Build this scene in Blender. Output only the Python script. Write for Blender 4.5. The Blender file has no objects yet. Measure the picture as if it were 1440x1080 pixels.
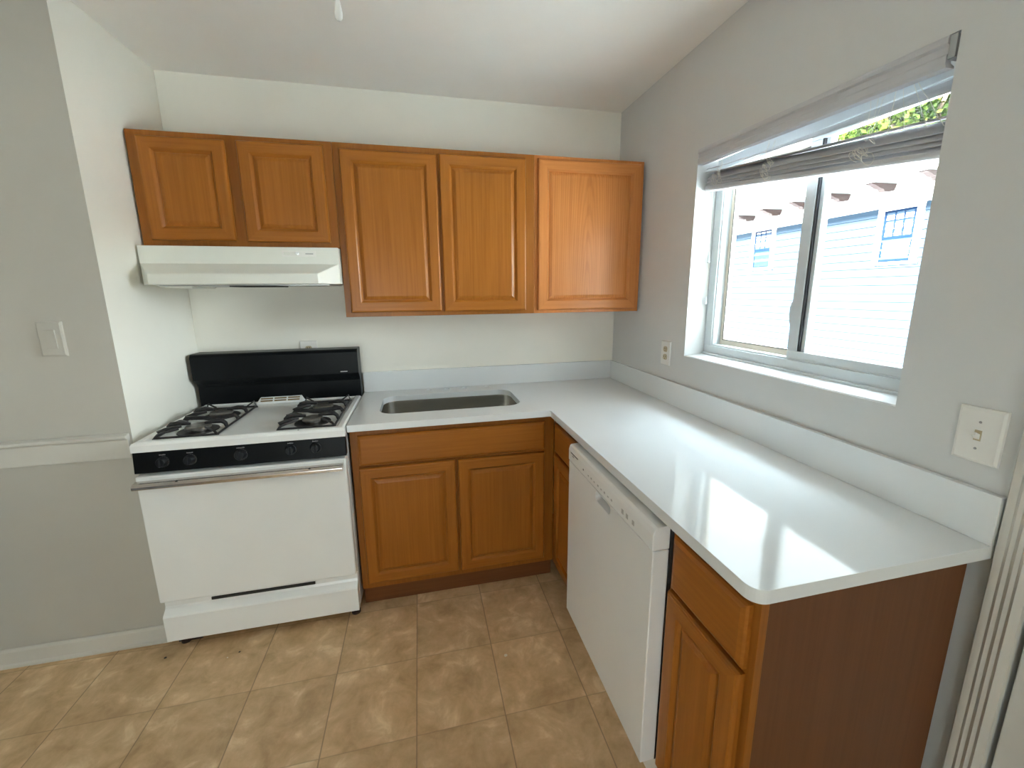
import bpy, bmesh, math, random
from math import sin, cos, pi, radians
from mathutils import Vector, Matrix, Euler

random.seed(11)
sc = bpy.context.scene
COL = sc.collection

# ------------------------------------------------------------------ camera
CAM = (-1.1936, -2.3872, 1.4627)
cam_d = bpy.data.cameras.new('camera')
cam = bpy.data.objects.new('camera', cam_d)
COL.objects.link(cam)
cam_d.sensor_width = 36
cam_d.lens = 14.395
cam_d.shift_y = -0.0124
cam_d.clip_start = 0.02
cam_d.clip_end = 300
cam.location = CAM
cam.rotation_euler = (1.37840, 0.009424, -0.222271)
sc.camera = cam

# ------------------------------------------------------------------ light
SKY = 2.2          # dull part of the overcast sky
ZENITH = 22.0      # overhead
HAZE_FILL = 14.0        # brighter sky sector on the window side, added to light the room
SUN = 35.0
w = bpy.data.worlds.new('sky')
sc.world = w
w.use_nodes = True
nt = w.node_tree
bg = nt.nodes['Background']
tc = nt.nodes.new('ShaderNodeTexCoord')
sx = nt.nodes.new('ShaderNodeSeparateXYZ')
nt.links.new(tc.outputs['Generated'], sx.inputs[0])
def smooth(sock, lo, hi):
    m = nt.nodes.new('ShaderNodeMapRange')
    m.interpolation_type = 'SMOOTHSTEP'
    m.inputs['From Min'].default_value = lo
    m.inputs['From Max'].default_value = hi
    nt.links.new(sock, m.inputs['Value'])
    return m.outputs['Result']
fx, fz = smooth(sx.outputs['X'], 0.66, 0.94), smooth(sx.outputs['Z'], -0.02, 0.10)
mu = nt.nodes.new('ShaderNodeMath'); mu.operation = 'MULTIPLY'
fz2 = smooth(sx.outputs['Z'], 0.36, 0.16)      # the added bright sector fades out higher up
mz = nt.nodes.new('ShaderNodeMath'); mz.operation = 'MULTIPLY'
nt.links.new(fz, mz.inputs[0]); nt.links.new(fz2, mz.inputs[1])
nt.links.new(fx, mu.inputs[0]); nt.links.new(mz.outputs[0], mu.inputs[1])
mr = nt.nodes.new('ShaderNodeMapRange')
mr.inputs['To Min'].default_value = SKY
mr.inputs['To Max'].default_value = HAZE_FILL
nt.links.new(mu.outputs[0], mr.inputs['Value'])
zz = nt.nodes.new('ShaderNodeMath'); zz.operation = 'MULTIPLY_ADD'
zz.inputs[1].default_value = ZENITH
nt.links.new(smooth(sx.outputs['Z'], 0.74, 0.96), zz.inputs[0])
nt.links.new(mr.outputs['Result'], zz.inputs[2])
nt.links.new(zz.outputs[0], bg.inputs['Strength'])
cm = nt.nodes.new('ShaderNodeMix'); cm.data_type = 'RGBA'      # haze near the horizon is warmer than the sky overhead
cm.inputs[6].default_value = (0.90, 0.985, 1.0, 1)
cm.inputs[7].default_value = (0.74, 0.90, 1.0, 1)
nt.links.new(smooth(sx.outputs['Z'], 0.30, 0.70), cm.inputs[0])
nt.links.new(cm.outputs[2], bg.inputs['Color'])

sun_d = bpy.data.lights.new('sun', 'SUN')
sun_d.energy = SUN
sun_d.angle = radians(9)
sun_d.color = (1.0, 0.97, 0.92)
sun = bpy.data.objects.new('sun', sun_d)
COL.objects.link(sun)
sun.location = (-8, 4, 9)
sun.rotation_euler = Vector((0.90, -0.22, -0.42)).to_track_quat('-Z', 'Y').to_euler()

def portal(name, loc, rot, sx, sy):
    d = bpy.data.lights.new(name, 'AREA')
    d.shape = 'RECTANGLE'
    d.size = sx
    d.size_y = sy
    d.cycles.is_portal = True
    o = bpy.data.objects.new(name, d)
    COL.objects.link(o)
    o.location = loc
    o.rotation_euler = rot
    return o

portal('portal_kitchen', (0.185, -1.165, 1.58), (0, radians(90), 0), 0.80, 0.86)
portal('portal_rear', (-2.05, -4.745, 0.875), (radians(-90), 0, 0), 1.4, 1.45)

vs = sc.view_settings
vs.view_transform = 'Standard'
vs.look = 'None'
vs.gamma = 1
vs.use_curve_mapping = False
vs.exposure = 1.82
sc.cycles.max_bounces = 14
sc.cycles.diffuse_bounces = 8
sc.cycles.glossy_bounces = 6
sc.cycles.transparent_max_bounces = 16
sc.cycles.use_denoising = True
sc.cycles.sample_clamp_indirect = 8
sc.cycles.caustics_refractive = False
sc.cycles.caustics_reflective = False

# ------------------------------------------------------------------ materials
def new_mat(name):
    m = bpy.data.materials.new(name)
    m.use_nodes = True
    nt = m.node_tree
    b = nt.nodes['Principled BSDF']
    return m, nt, b

def coords(nt, scale=(1, 1, 1), kind='Object', rot=(0, 0, 0), rnd=False):
    tc = nt.nodes.new('ShaderNodeTexCoord')
    mp = nt.nodes.new('ShaderNodeMapping')
    mp.inputs['Scale'].default_value = scale
    mp.inputs['Rotation'].default_value = rot
    src = tc.outputs[kind]
    if rnd:
        oi = nt.nodes.new('ShaderNodeObjectInfo')
        mul = nt.nodes.new('ShaderNodeMath')
        mul.operation = 'MULTIPLY'
        mul.inputs[1].default_value = 7.3
        nt.links.new(oi.outputs['Random'], mul.inputs[0])
        add = nt.nodes.new('ShaderNodeVectorMath')
        add.operation = 'ADD'
        nt.links.new(src, add.inputs[0])
        nt.links.new(mul.outputs[0], add.inputs[1])
        src = add.outputs[0]
    nt.links.new(src, mp.inputs['Vector'])
    return mp.outputs['Vector']

def noise(nt, vec, scale, detail=4, rough=0.55, dist=0.0):
    n = nt.nodes.new('ShaderNodeTexNoise')
    n.inputs['Scale'].default_value = scale
    n.inputs['Detail'].default_value = detail
    n.inputs['Roughness'].default_value = rough
    n.inputs['Distortion'].default_value = dist
    nt.links.new(vec, n.inputs['Vector'])
    return n.outputs['Fac']

def ramp(nt, fac, stops):
    r = nt.nodes.new('ShaderNodeValToRGB')
    el = r.color_ramp.elements
    el[0].position, el[0].color = stops[0][0], (*stops[0][1], 1)
    el[1].position, el[1].color = stops[-1][0], (*stops[-1][1], 1)
    for p, c in stops[1:-1]:
        e = el.new(p)
        e.color = (*c, 1)
    nt.links.new(fac, r.inputs['Fac'])
    return r.outputs['Color']

def mixc(nt, fac, a, b, mode='MIX'):
    m = nt.nodes.new('ShaderNodeMix')
    m.data_type = 'RGBA'
    m.blend_type = mode
    if isinstance(fac, (int, float)):
        m.inputs['Factor'].default_value = fac
    else:
        nt.links.new(fac, m.inputs['Factor'])
    for k, x in (('A', a), ('B', b)):
        s = [i for i in m.inputs if i.name == k and i.type == 'RGBA'][0]
        if isinstance(x, tuple):
            s.default_value = (*x, 1)
        else:
            nt.links.new(x, s)
    return [o for o in m.outputs if o.type == 'RGBA'][0]

def bump(nt, b, h, strength, dist=0.002):
    bp = nt.nodes.new('ShaderNodeBump')
    bp.inputs['Strength'].default_value = strength
    bp.inputs['Distance'].default_value = dist
    nt.links.new(h, bp.inputs['Height'])
    nt.links.new(bp.outputs['Normal'], b.inputs['Normal'])

def plain(name, col, rough=0.5, metal=0.0, spec=0.5, var=0.04, vscale=6.0, bmp=0.0, bscale=200, coat=0.0):
    m, nt, b = new_mat(name)
    v = coords(nt)
    f = noise(nt, v, vscale)
    c0 = tuple(max(0, x * (1 - var)) for x in col)
    c1 = tuple(min(1, x * (1 + var)) for x in col)
    nt.links.new(ramp(nt, f, [(0.3, c0), (0.7, c1)]), b.inputs['Base Color'])
    b.inputs['Roughness'].default_value = rough
    b.inputs['Metallic'].default_value = metal
    b.inputs['Specular IOR Level'].default_value = spec
    b.inputs['Coat Weight'].default_value = coat
    if bmp:
        bump(nt, b, noise(nt, v, bscale, 3), bmp)
    return m

M = {}
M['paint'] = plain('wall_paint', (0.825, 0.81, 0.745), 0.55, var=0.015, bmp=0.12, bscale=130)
M['paint_shaded'] = plain('partition_shaded_paint', (0.48, 0.462, 0.42), 0.55, var=0.015, bmp=0.12, bscale=130)  # wall paint darkened, the partition's shade put into the colour
M['paint_cool_shade'] = plain('window_wall_shade_paint', (0.63, 0.64, 0.64), 0.55, var=0.015, bmp=0.12, bscale=130)  # this wall's dimmer, cooler light put into the paint colour
M['ceiling'] = plain('ceiling_paint', (0.88, 0.87, 0.84), 0.7, var=0.012, bmp=0.1, bscale=90)
M['trim'] = plain('trim_paint', (0.58, 0.565, 0.525), 0.4, var=0.02, bmp=0.1, bscale=60)
M['enamel'] = plain('white_enamel', (0.85, 0.865, 0.87), 0.22, var=0.012)
M['enamel_cool'] = plain('dishwasher_white', (0.80, 0.81, 0.815), 0.33, var=0.012)
M['hood_white'] = plain('hood_white', (0.72, 0.73, 0.68), 0.35, var=0.015)
M['black'] = plain('black_enamel', (0.004, 0.005, 0.006), 0.32, spec=0.12, var=0.2)
M['knob'] = plain('dark_knob', (0.006, 0.007, 0.009), 0.45, spec=0.3, var=0.1)
M['mark_grey'] = plain('grey_print', (0.30, 0.30, 0.31), 0.5)
M['mark_dim'] = plain('dim_print', (0.09, 0.09, 0.095), 0.5)
M['mark_dark'] = plain('dark_print', (0.08, 0.08, 0.085), 0.5)
M['mark_pale'] = plain('pale_print', (0.45, 0.45, 0.45), 0.5)
M['iron'] = plain('cast_iron', (0.018, 0.017, 0.019), 0.38, var=0.3, vscale=60, bmp=0.1)
M['burner'] = plain('burner_grey', (0.20, 0.19, 0.175), 0.35, metal=0.7, var=0.25, vscale=40)
M['chrome'] = plain('worn_chrome', (0.62, 0.58, 0.55), 0.18, metal=1.0, var=0.06, vscale=25)
M['metal'] = plain('grey_metal', (0.42, 0.43, 0.42), 0.35, metal=0.8, var=0.1)
M['quartz'] = plain('white_quartz', (0.745, 0.775, 0.795), 0.07, var=0.012, vscale=3)
M['pocket'] = plain('pocket_shaded_white', (0.62, 0.625, 0.63), 0.4)  # recess shade put into the colour, greyer than the door
M['plate'] = plain('white_plastic', (0.76, 0.75, 0.72), 0.35, var=0.01)
M['beige_plastic'] = plain('beige_plastic', (0.50, 0.42, 0.28), 0.4, var=0.05)
M['slot'] = plain('dark_slot', (0.02, 0.018, 0.016), 0.7)
M['tan_slot'] = plain('tan_slot', (0.20, 0.13, 0.055), 0.7)
M['vinyl'] = plain('vinyl_frame', (0.60, 0.645, 0.67), 0.35, var=0.01)
M['vinyl_tan'] = plain('vinyl_track', (0.66, 0.58, 0.47), 0.45, var=0.03)
M['gasket'] = plain('dark_gasket', (0.035, 0.035, 0.04), 0.6)
M['blind'] = plain('blind_slats', (0.53, 0.535, 0.565), 0.45, var=0.03)
M['cord'] = plain('blind_cord', (0.72, 0.70, 0.64), 0.8)
M['foot'] = plain('rusty_foot', (0.035, 0.016, 0.010), 0.7, var=0.4, vscale=50)
M['door_white'] = plain('door_white', (0.72, 0.72, 0.69), 0.4)
M['carpet'] = plain('grey_carpet', (0.28, 0.29, 0.31), 0.95, var=0.15, vscale=120)
M['chip_white'] = plain('chip_white', (0.78, 0.72, 0.62), 0.6)
M['chip_dark'] = plain('chip_dark', (0.05, 0.045, 0.035), 0.7)
M['ground'] = plain('outdoor_concrete', (0.70, 0.69, 0.66), 0.95, var=0.3, vscale=2)
M['siding'] = plain('blue_siding', (0.0185, 0.034, 0.055), 0.7, spec=0.15, var=0.04)
M['house_white'] = plain('house_white', (0.62, 0.61, 0.60), 0.6, var=0.02)
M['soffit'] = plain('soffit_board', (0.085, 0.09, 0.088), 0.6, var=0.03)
M['bracket'] = plain('brown_bracket', (0.022, 0.009, 0.008), 0.6, var=0.1)
M['sash_blue'] = plain('blue_sash', (0.004, 0.013, 0.034), 0.8, spec=0.05, var=0.05)
M['house_glass'] = plain('house_pane_sky', (0.70, 0.74, 0.76), 0.08, var=0.05)  # white colour stands in for bright sky reflected in the pane
M['house_glass_dark'] = plain('house_pane_dark', (0.012, 0.026, 0.032), 0.3, spec=0.1, var=0.1)
M['bark'] = plain('tree_bark', (0.12, 0.085, 0.055), 0.9, var=0.3)

def steel():
    m, nt, b = new_mat('brushed_steel')
    v = coords(nt, (4, 4, 220))
    f = noise(nt, v, 2.0, 3)
    nt.links.new(ramp(nt, f, [(0.3, (0.36, 0.345, 0.31)), (0.7, (0.46, 0.44, 0.40))]), b.inputs['Base Color'])
    b.inputs['Metallic'].default_value = 1
    b.inputs['Roughness'].default_value = 0.26
    bump(nt, b, f, 0.04)
    return m
M['steel'] = steel()

def oak(name, axis, base, dark, light, rough=0.32, cath=False):
    """Oak veneer whose grain runs along AXIS ('x' or 'z') of the piece."""
    m, nt, b = new_mat(name)
    s_fine = (1.6, 60, 60) if axis == 'x' else (60, 60, 1.6)
    s_wide = (0.7, 9, 9) if axis == 'x' else (9, 9, 0.7)
    vf = coords(nt, s_fine, rnd=True)
    vw = coords(nt, s_wide, rnd=True)
    fine = noise(nt, vf, 1.6, 6, 0.65)
    wide = noise(nt, vw, 1.0, 3, 0.5, 0.6)
    c1 = ramp(nt, fine, [(0.30, dark), (0.52, base), (0.75, light)])
    c2 = ramp(nt, wide, [(0.3, tuple(x * 0.86 for x in base)), (0.7, tuple(min(1, x * 1.10) for x in base))])
    c = mixc(nt, 0.5, c1, c2)
    if cath:
        vv = coords(nt, (1.0, 1.0, 0.075))
        wv = nt.nodes.new('ShaderNodeTexWave')
        wv.wave_type = 'RINGS'
        wv.rings_direction = 'Y'
        wv.inputs['Scale'].default_value = 30
        wv.inputs['Distortion'].default_value = 3.0
        wv.inputs['Detail'].default_value = 3
        wv.inputs['Detail Scale'].default_value = 1.4
        mp = vv.node
        mp.inputs['Location'].default_value = (-0.285, 0, -0.098)
        nt.links.new(vv, wv.inputs['Vector'])
        k = ramp(nt, wv.outputs['Fac'], [(0.15, (0.80, 0.78, 0.74)), (0.5, (1, 1, 1))])
        c = mixc(nt, 0.5, c, k, 'MULTIPLY')
        bump(nt, b, wv.outputs['Fac'], 0.05)
    else:
        bump(nt, b, fine, 0.10)
    nt.links.new(c, b.inputs['Base Color'])
    b.inputs['Roughness'].default_value = rough
    b.inputs['Specular IOR Level'].default_value = 0.3
    return m

OB, OD, OL = (0.33, 0.112, 0.014), (0.235, 0.072, 0.006), (0.42, 0.155, 0.026)
M['oak_v'] = oak('oak_upright', 'z', OB, OD, OL)
M['oak_h'] = oak('oak_across', 'x', OB, OD, OL)
M['oak_frame'] = oak('oak_face_frame', 'z', tuple(x * 0.86 for x in OB), tuple(x * 0.86 for x in OD), tuple(x * 0.9 for x in OL))
RB, RD, RL = (0.54, 0.20, 0.054), (0.42, 0.142, 0.032), (0.62, 0.25, 0.078)
M['oak_red_v'] = oak('oak_reddish_upright', 'z', RB, RD, RL)
M['oak_red_h'] = oak('oak_reddish_across', 'x', RB, RD, RL)
M['oak_cath'] = oak('oak_cathedral_grain', 'z', RB, RD, RL, 0.27, True)
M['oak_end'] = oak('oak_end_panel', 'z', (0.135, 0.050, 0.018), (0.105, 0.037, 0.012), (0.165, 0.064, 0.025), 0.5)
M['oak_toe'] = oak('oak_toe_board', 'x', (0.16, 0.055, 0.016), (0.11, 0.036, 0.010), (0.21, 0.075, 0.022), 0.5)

def floor_mat():
    m, nt, b = new_mat('vinyl_tile_floor')
    v = coords(nt)
    # 0.305 m square tiles, seams through (-1.575, -0.92)
    sep = nt.nodes.new('ShaderNodeSeparateXYZ')
    nt.links.new(v, sep.inputs[0])
    T = 0.305
    seams, cells = [], []
    for ax, off in (('X', 1.578 + 30 * T), ('Y', 0.92 + 30 * T)):
        a = nt.nodes.new('ShaderNodeMath'); a.operation = 'ADD'; a.inputs[1].default_value = off
        nt.links.new(sep.outputs[ax], a.inputs[0])
        d = nt.nodes.new('ShaderNodeMath'); d.operation = 'DIVIDE'; d.inputs[1].default_value = T
        nt.links.new(a.outputs[0], d.inputs[0])
        fr = nt.nodes.new('ShaderNodeMath'); fr.operation = 'FRACT'
        nt.links.new(d.outputs[0], fr.inputs[0])
        s = nt.nodes.new('ShaderNodeMath'); s.operation = 'SUBTRACT'; s.inputs[1].default_value = 0.5
        nt.links.new(fr.outputs[0], s.inputs[0])
        ab = nt.nodes.new('ShaderNodeMath'); ab.operation = 'ABSOLUTE'
        nt.links.new(s.outputs[0], ab.inputs[0])
        seams.append(ab.outputs[0])
        fl = nt.nodes.new('ShaderNodeMath'); fl.operation = 'FLOOR'
        nt.links.new(d.outputs[0], fl.inputs[0])
        cells.append(fl.outputs[0])
    mx = nt.nodes.new('ShaderNodeMath'); mx.operation = 'MAXIMUM'
    nt.links.new(ramp(nt, seams[0], [(0.4915, (0, 0, 0)), (0.4975, (1, 1, 1))]), mx.inputs[0])
    nt.links.new(ramp(nt, seams[1], [(0.4915, (0, 0, 0)), (0.4975, (0.5, 0.5, 0.5))]), mx.inputs[1])
    seam = mx.outputs[0]
    cmb = nt.nodes.new('ShaderNodeCombineXYZ')
    nt.links.new(cells[0], cmb.inputs[0]); nt.links.new(cells[1], cmb.inputs[1])
    wn = nt.nodes.new('ShaderNodeTexWhiteNoise')
    nt.links.new(cmb.outputs[0], wn.inputs['Vector'])
    # each tile shifts its own clouding
    sc_ = nt.nodes.new('ShaderNodeVectorMath'); sc_.operation = 'SCALE'; sc_.inputs['Scale'].default_value = 3.0
    nt.links.new(wn.outputs['Color'], sc_.inputs[0])
    ad = nt.nodes.new('ShaderNodeVectorMath'); ad.operation = 'ADD'
    nt.links.new(v, ad.inputs[0]); nt.links.new(sc_.outputs[0], ad.inputs[1])
    cloud = noise(nt, ad.outputs[0], 9.5, 5, 0.6, 0.5)
    fine = noise(nt, ad.outputs[0], 38, 4, 0.6)
    c = ramp(nt, cloud, [(0.32, (0.44, 0.285, 0.145)), (0.46, (0.59, 0.395, 0.215)), (0.57, (0.69, 0.475, 0.275)), (0.70, (0.92, 0.72, 0.48))])
    c = mixc(nt, 0.25, c, ramp(nt, fine, [(0.3, (0.44, 0.29, 0.155)), (0.7, (0.72, 0.52, 0.32))]))
    tone = ramp(nt, wn.outputs['Value'], [(0.0, (0.94, 0.94, 0.93)), (1.0, (1.04, 1.03, 1.01))])
    c = mixc(nt, 1.0, c, tone, 'MULTIPLY')
    sf = nt.nodes.new('ShaderNodeMath'); sf.operation = 'MULTIPLY'; sf.inputs[1].default_value = 0.6
    nt.links.new(seam, sf.inputs[0])
    c = mixc(nt, sf.outputs[0], c, (0.07, 0.045, 0.026))
    nt.links.new(c, b.inputs['Base Color'])
    b.inputs['Roughness'].default_value = 0.42
    bump(nt, b, fine, 0.05)
    return m
M['floor'] = floor_mat()

def glass_mat():
    m = bpy.data.materials.new('window_glass')
    m.use_nodes = True
    nt = m.node_tree
    for n in list(nt.nodes):
        nt.nodes.remove(n)
    out = nt.nodes.new('ShaderNodeOutputMaterial')
    tr = nt.nodes.new('ShaderNodeBsdfTransparent')
    tr.inputs['Color'].default_value = (0.97, 0.985, 0.98, 1)
    gl = nt.nodes.new('ShaderNodeBsdfGlossy')
    gl.inputs['Roughness'].default_value = 0.0
    lw = nt.nodes.new('ShaderNodeLayerWeight')       # same reflectance from either face of the thin pane
    lw.inputs['Blend'].default_value = 0.5
    pw = nt.nodes.new('ShaderNodeMath'); pw.operation = 'POWER'
    pw.inputs[1].default_value = 5.0
    nt.links.new(lw.outputs['Facing'], pw.inputs[0])
    fr = nt.nodes.new('ShaderNodeMath'); fr.operation = 'MULTIPLY_ADD'
    fr.inputs[1].default_value = 0.7
    fr.inputs[2].default_value = 0.02
    nt.links.new(pw.outputs[0], fr.inputs[0])
    mx = nt.nodes.new('ShaderNodeMixShader')
    nt.links.new(fr.outputs[0], mx.inputs[0])
    nt.links.new(tr.outputs[0], mx.inputs[1])
    nt.links.new(gl.outputs[0], mx.inputs[2])
    nt.links.new(mx.outputs[0], out.inputs['Surface'])
    return m
M['glass'] = glass_mat()

def shingle_mat():
    m, nt, b = new_mat('roof_shingles')
    br = nt.nodes.new('ShaderNodeTexBrick')
    nt.links.new(coords(nt, (1, 1, 1), rot=(0, 0, radians(90))), br.inputs['Vector'])
    br.inputs['Color1'].default_value = (0.56, 0.48, 0.47, 1)
    br.inputs['Color2'].default_value = (0.46, 0.39, 0.39, 1)
    br.inputs['Mortar'].default_value = (0.22, 0.18, 0.19, 1)
    br.inputs['Scale'].default_value = 3.2
    br.inputs['Mortar Size'].default_value = 0.018
    nt.links.new(br.outputs['Color'], b.inputs['Base Color'])
    b.inputs['Roughness'].default_value = 0.9
    return m
M['shingle'] = shingle_mat()

def leaf_mat():
    m, nt, b = new_mat('tree_leaves')
    f = noise(nt, coords(nt), 1.7, 4)
    nt.links.new(ramp(nt, f, [(0.32, (0.009, 0.024, 0.003)), (0.5, (0.028, 0.048, 0.007)), (0.68, (0.066, 0.074, 0.013))]), b.inputs['Base Color'])
    b.inputs['Roughness'].default_value = 0.8
    b.inputs['Specular IOR Level'].default_value = 0.05
    return m
M['leaf'] = leaf_mat()

# ------------------------------------------------------------------ mesh helpers
def box(bm, x0, x1, y0, y1, z0, z1, mi=0):
    v = [bm.verts.new(p) for p in ((x0, y0, z0), (x1, y0, z0), (x1, y1, z0), (x0, y1, z0),
                                   (x0, y0, z1), (x1, y0, z1), (x1, y1, z1), (x0, y1, z1))]
    for q in ((0, 3, 2, 1), (4, 5, 6, 7), (0, 1, 5, 4), (1, 2, 6, 5), (2, 3, 7, 6), (3, 0, 4, 7)):
        f = bm.faces.new([v[i] for i in q])
        f.material_index = mi
    return v

def bm_box(*a):
    bm = bmesh.new()
    box(bm, *a)
    return bm

def loops(bm, rings, cap_first=False, cap_last=True, mats=None):
    """Join successive closed rings of points (equal counts) by quads."""
    vr = [[bm.verts.new(p) for p in r] for r in rings]
    n = len(vr[0])
    for a, b in zip(vr, vr[1:]):
        for i in range(n):
            f = bm.faces.new((a[i], a[(i + 1) % n], b[(i + 1) % n], b[i]))
            if mats:
                f.material_index = mats[i % len(mats)]
    if cap_first:
        bm.faces.new(list(reversed(vr[0])))
    if cap_last:
        f = bm.faces.new(vr[-1])
    return vr

def prism(bm, prof, fn, a, b):
    """Extrude a closed 2-D profile; fn(u, v, t) gives the 3-D point."""
    loops(bm, [[fn(u, v, a) for u, v in prof], [fn(u, v, b) for u, v in prof]], True, True)

def lathe(bm, prof, seg=24, M4=None, cap=True):
    rings = []
    for r, z in prof:
        ring = [Vector((r * cos(2 * pi * k / seg), r * sin(2 * pi * k / seg), z)) for k in range(seg)]
        rings.append([M4 @ p for p in ring] if M4 else ring)
    loops(bm, rings, cap, cap)

def tube(bm, pts, r, seg=6, radii=None, flat=1.0):
    pts = [Vector(p) for p in pts]
    rings = []
    up = Vector((0, 0, 1))
    for i, p in enumerate(pts):
        t = (pts[min(i + 1, len(pts) - 1)] - pts[max(i - 1, 0)])
        if t.length < 1e-9:
            t = Vector((0, 0, 1))
        t.normalize()
        a = up.cross(t)
        if a.length < 1e-3:
            a = Vector((1, 0, 0)).cross(t)
        a.normalize()
        b = t.cross(a)
        rr = radii[i] if radii else r
        rings.append([p + a * (rr * cos(2 * pi * k / seg)) + b * (rr * flat * sin(2 * pi * k / seg)) for k in range(seg)])
    loops(bm, rings, True, True)

def rrect(cx, cy, hx, hy, r, n=6):
    pts = []
    for sx, sy, a0 in ((1, 1, 0), (-1, 1, 90), (-1, -1, 180), (1, -1, 270)):
        for k in range(n + 1):
            a = radians(a0 + 90 * k / n)
            pts.append((cx + sx * (hx - r) + r * cos(a), cy + sy * (hy - r) + r * sin(a)))
    return pts

def plate(bm, outer, holes, fn, t0, t1):
    """A slab with holes: 2-D loops filled, then given thickness t0..t1 along the third axis."""
    edges = []
    for lp in [outer] + holes:
        vs_ = [bm.verts.new(fn(u, v, t0)) for u, v in lp]
        edges += [bm.edges.new((vs_[i], vs_[(i + 1) % len(vs_)])) for i in range(len(vs_))]
    res = bmesh.ops.triangle_fill(bm, use_beauty=True, use_dissolve=False, edges=edges)
    faces = [g for g in res['geom'] if isinstance(g, bmesh.types.BMFace)]
    ex = bmesh.ops.extrude_face_region(bm, geom=faces)
    d = Vector(fn(0, 0, t1)) - Vector(fn(0, 0, t0))
    bmesh.ops.translate(bm, vec=d, verts=[g for g in ex['geom'] if isinstance(g, bmesh.types.BMVert)])

def link(name, bm, mats, parent=None, smooth=False, bevel=0.0, seg=2, shift=True, autosmooth=None):
    bmesh.ops.recalc_face_normals(bm, faces=bm.faces[:])
    if parent is not None and shift:
        r = parent
        while r.parent:
            r = r.parent
        if not r.get('_local'):
            bmesh.ops.translate(bm, vec=-r.location, verts=bm.verts[:])
    me = bpy.data.meshes.new(name)
    bm.to_mesh(me)
    bm.free()
    for m in (mats if isinstance(mats, (list, tuple)) else [mats]):
        me.materials.append(M[m] if isinstance(m, str) else m)
    if smooth:
        me.polygons.foreach_set('use_smooth', [True] * len(me.polygons))
        if autosmooth:
            try:
                me.set_sharp_from_angle(angle=radians(autosmooth))
            except Exception:
                pass
    o = bpy.data.objects.new(name, me)
    COL.objects.link(o)
    if parent is not None:
        o.parent = parent
    if bevel:
        md = o.modifiers.new('edge', 'BEVEL')
        md.width = bevel
        md.segments = seg
        md.limit_method = 'ANGLE'
        md.angle_limit = radians(35)
        md.harden_normals = False
    return o

def tag(o, label, cat, group=None):
    o['label'] = label
    o['category'] = cat
    if group:
        o['group'] = group
    return o

def thing(name, label, cat, loc=(0, 0, 0), rotz=0.0, group=None, local=False):
    o = bpy.data.objects.new(name, None)
    COL.objects.link(o)
    o.empty_display_size = 0.05
    o.location = loc
    o.rotation_euler = (0, 0, rotz)
    if local:
        o['_local'] = 1
    return tag(o, label, cat, group)

def struct(name, bm, m, parent=None, bevel=0.0, **k):
    o = link(name, bm, m, parent, bevel=bevel, **k)
    if parent is None:
        o['kind'] = 'structure'
    return o

# ------------------------------------------------------------------ room shell
ZC = 2.4653
XL = -2.311        # face of the short wall beside the stove
YP = -0.575        # face of the partition that looks at the camera
YE = -1.8405       # near end of the worktop

struct('floor', bm_box(-2.935, 0.2, -4.9, 0.15, -0.10, 0.0), 'floor')
struct('trim_4', bm_box(-5.2, -2.937, -4.9, -0.58, -0.10, 0.002), 'carpet')
struct('ceiling', bm_box(-5.2, 0.2, -4.9, 0.15, ZC, ZC + 0.12), 'ceiling')
struct('added_eave', bm_box(0.201, 0.62, -5.4, 0.6, ZC + 0.02, ZC + 0.12), 'house_white')      # unseen eave added to cut steep sky light at the window
struct('wall_back', bm_box(XL + 0.001, 0.2, 0.0, 0.15, 0.0, ZC - 0.001), 'paint')
o = struct('wall_left', bm_box(-5.2, XL, YP, 0.15, 0.0, ZC - 0.001), ['paint', 'paint_shaded'])
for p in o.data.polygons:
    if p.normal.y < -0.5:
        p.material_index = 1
struct('wall_side', bm_box(-5.2, -5.05, -4.9, YP - 0.002, 0.0, ZC - 0.001), 'paint')

# right wall with the window opening and the doorway
WY0, WY1, WZ0 = -0.7254, -1.606, 1.160
bm = bmesh.new()
plate(bm, [(-4.9, 0.0), (-2.74, 0.0), (-2.74, 2.06), (-1.895, 2.06), (-1.895, 0.0), (-0.001, 0.0), (-0.001, ZC - 0.001), (-4.9, ZC - 0.001)],
      [[(WY0, WZ0), (WY1, WZ0), (WY1, 2.018), (WY0, 2.046)]],
      lambda u, v, t: (t, u, v), 0.0, 0.20)
struct('wall_right', bm, 'paint_cool_shade')

# rear wall behind the camera; its unseen window is added for fill light
bm = bmesh.new()
plate(bm, [(-5.05, 0.0), (-0.001, 0.0), (-0.001, ZC - 0.001), (-5.05, ZC - 0.001)],
      [[(-2.75, 0.15), (-1.35, 0.15), (-1.35, 1.6), (-2.75, 1.6)]],
      lambda u, v, t: (u, t, v), -4.9, -4.75)
struct('wall_rear', bm, 'paint')
bm = bmesh.new()
for a in ((-2.75, -2.70, 0.15, 1.6), (-1.40, -1.35, 0.15, 1.6), (-2.075, -2.025, 0.20, 1.55)):
    box(bm, a[0], a[1], -4.86, -4.80, a[2], a[3])
box(bm, -2.70, -1.40, -4.86, -4.80, 0.15, 0.20)
box(bm, -2.70, -1.40, -4.86, -4.80, 1.55, 1.6)
wr = struct('fill_window', bm, 'vinyl')
link('pane', bm_box(-2.70, -1.40, -4.832, -4.828, 0.20, 1.55), 'glass', wr)

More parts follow.
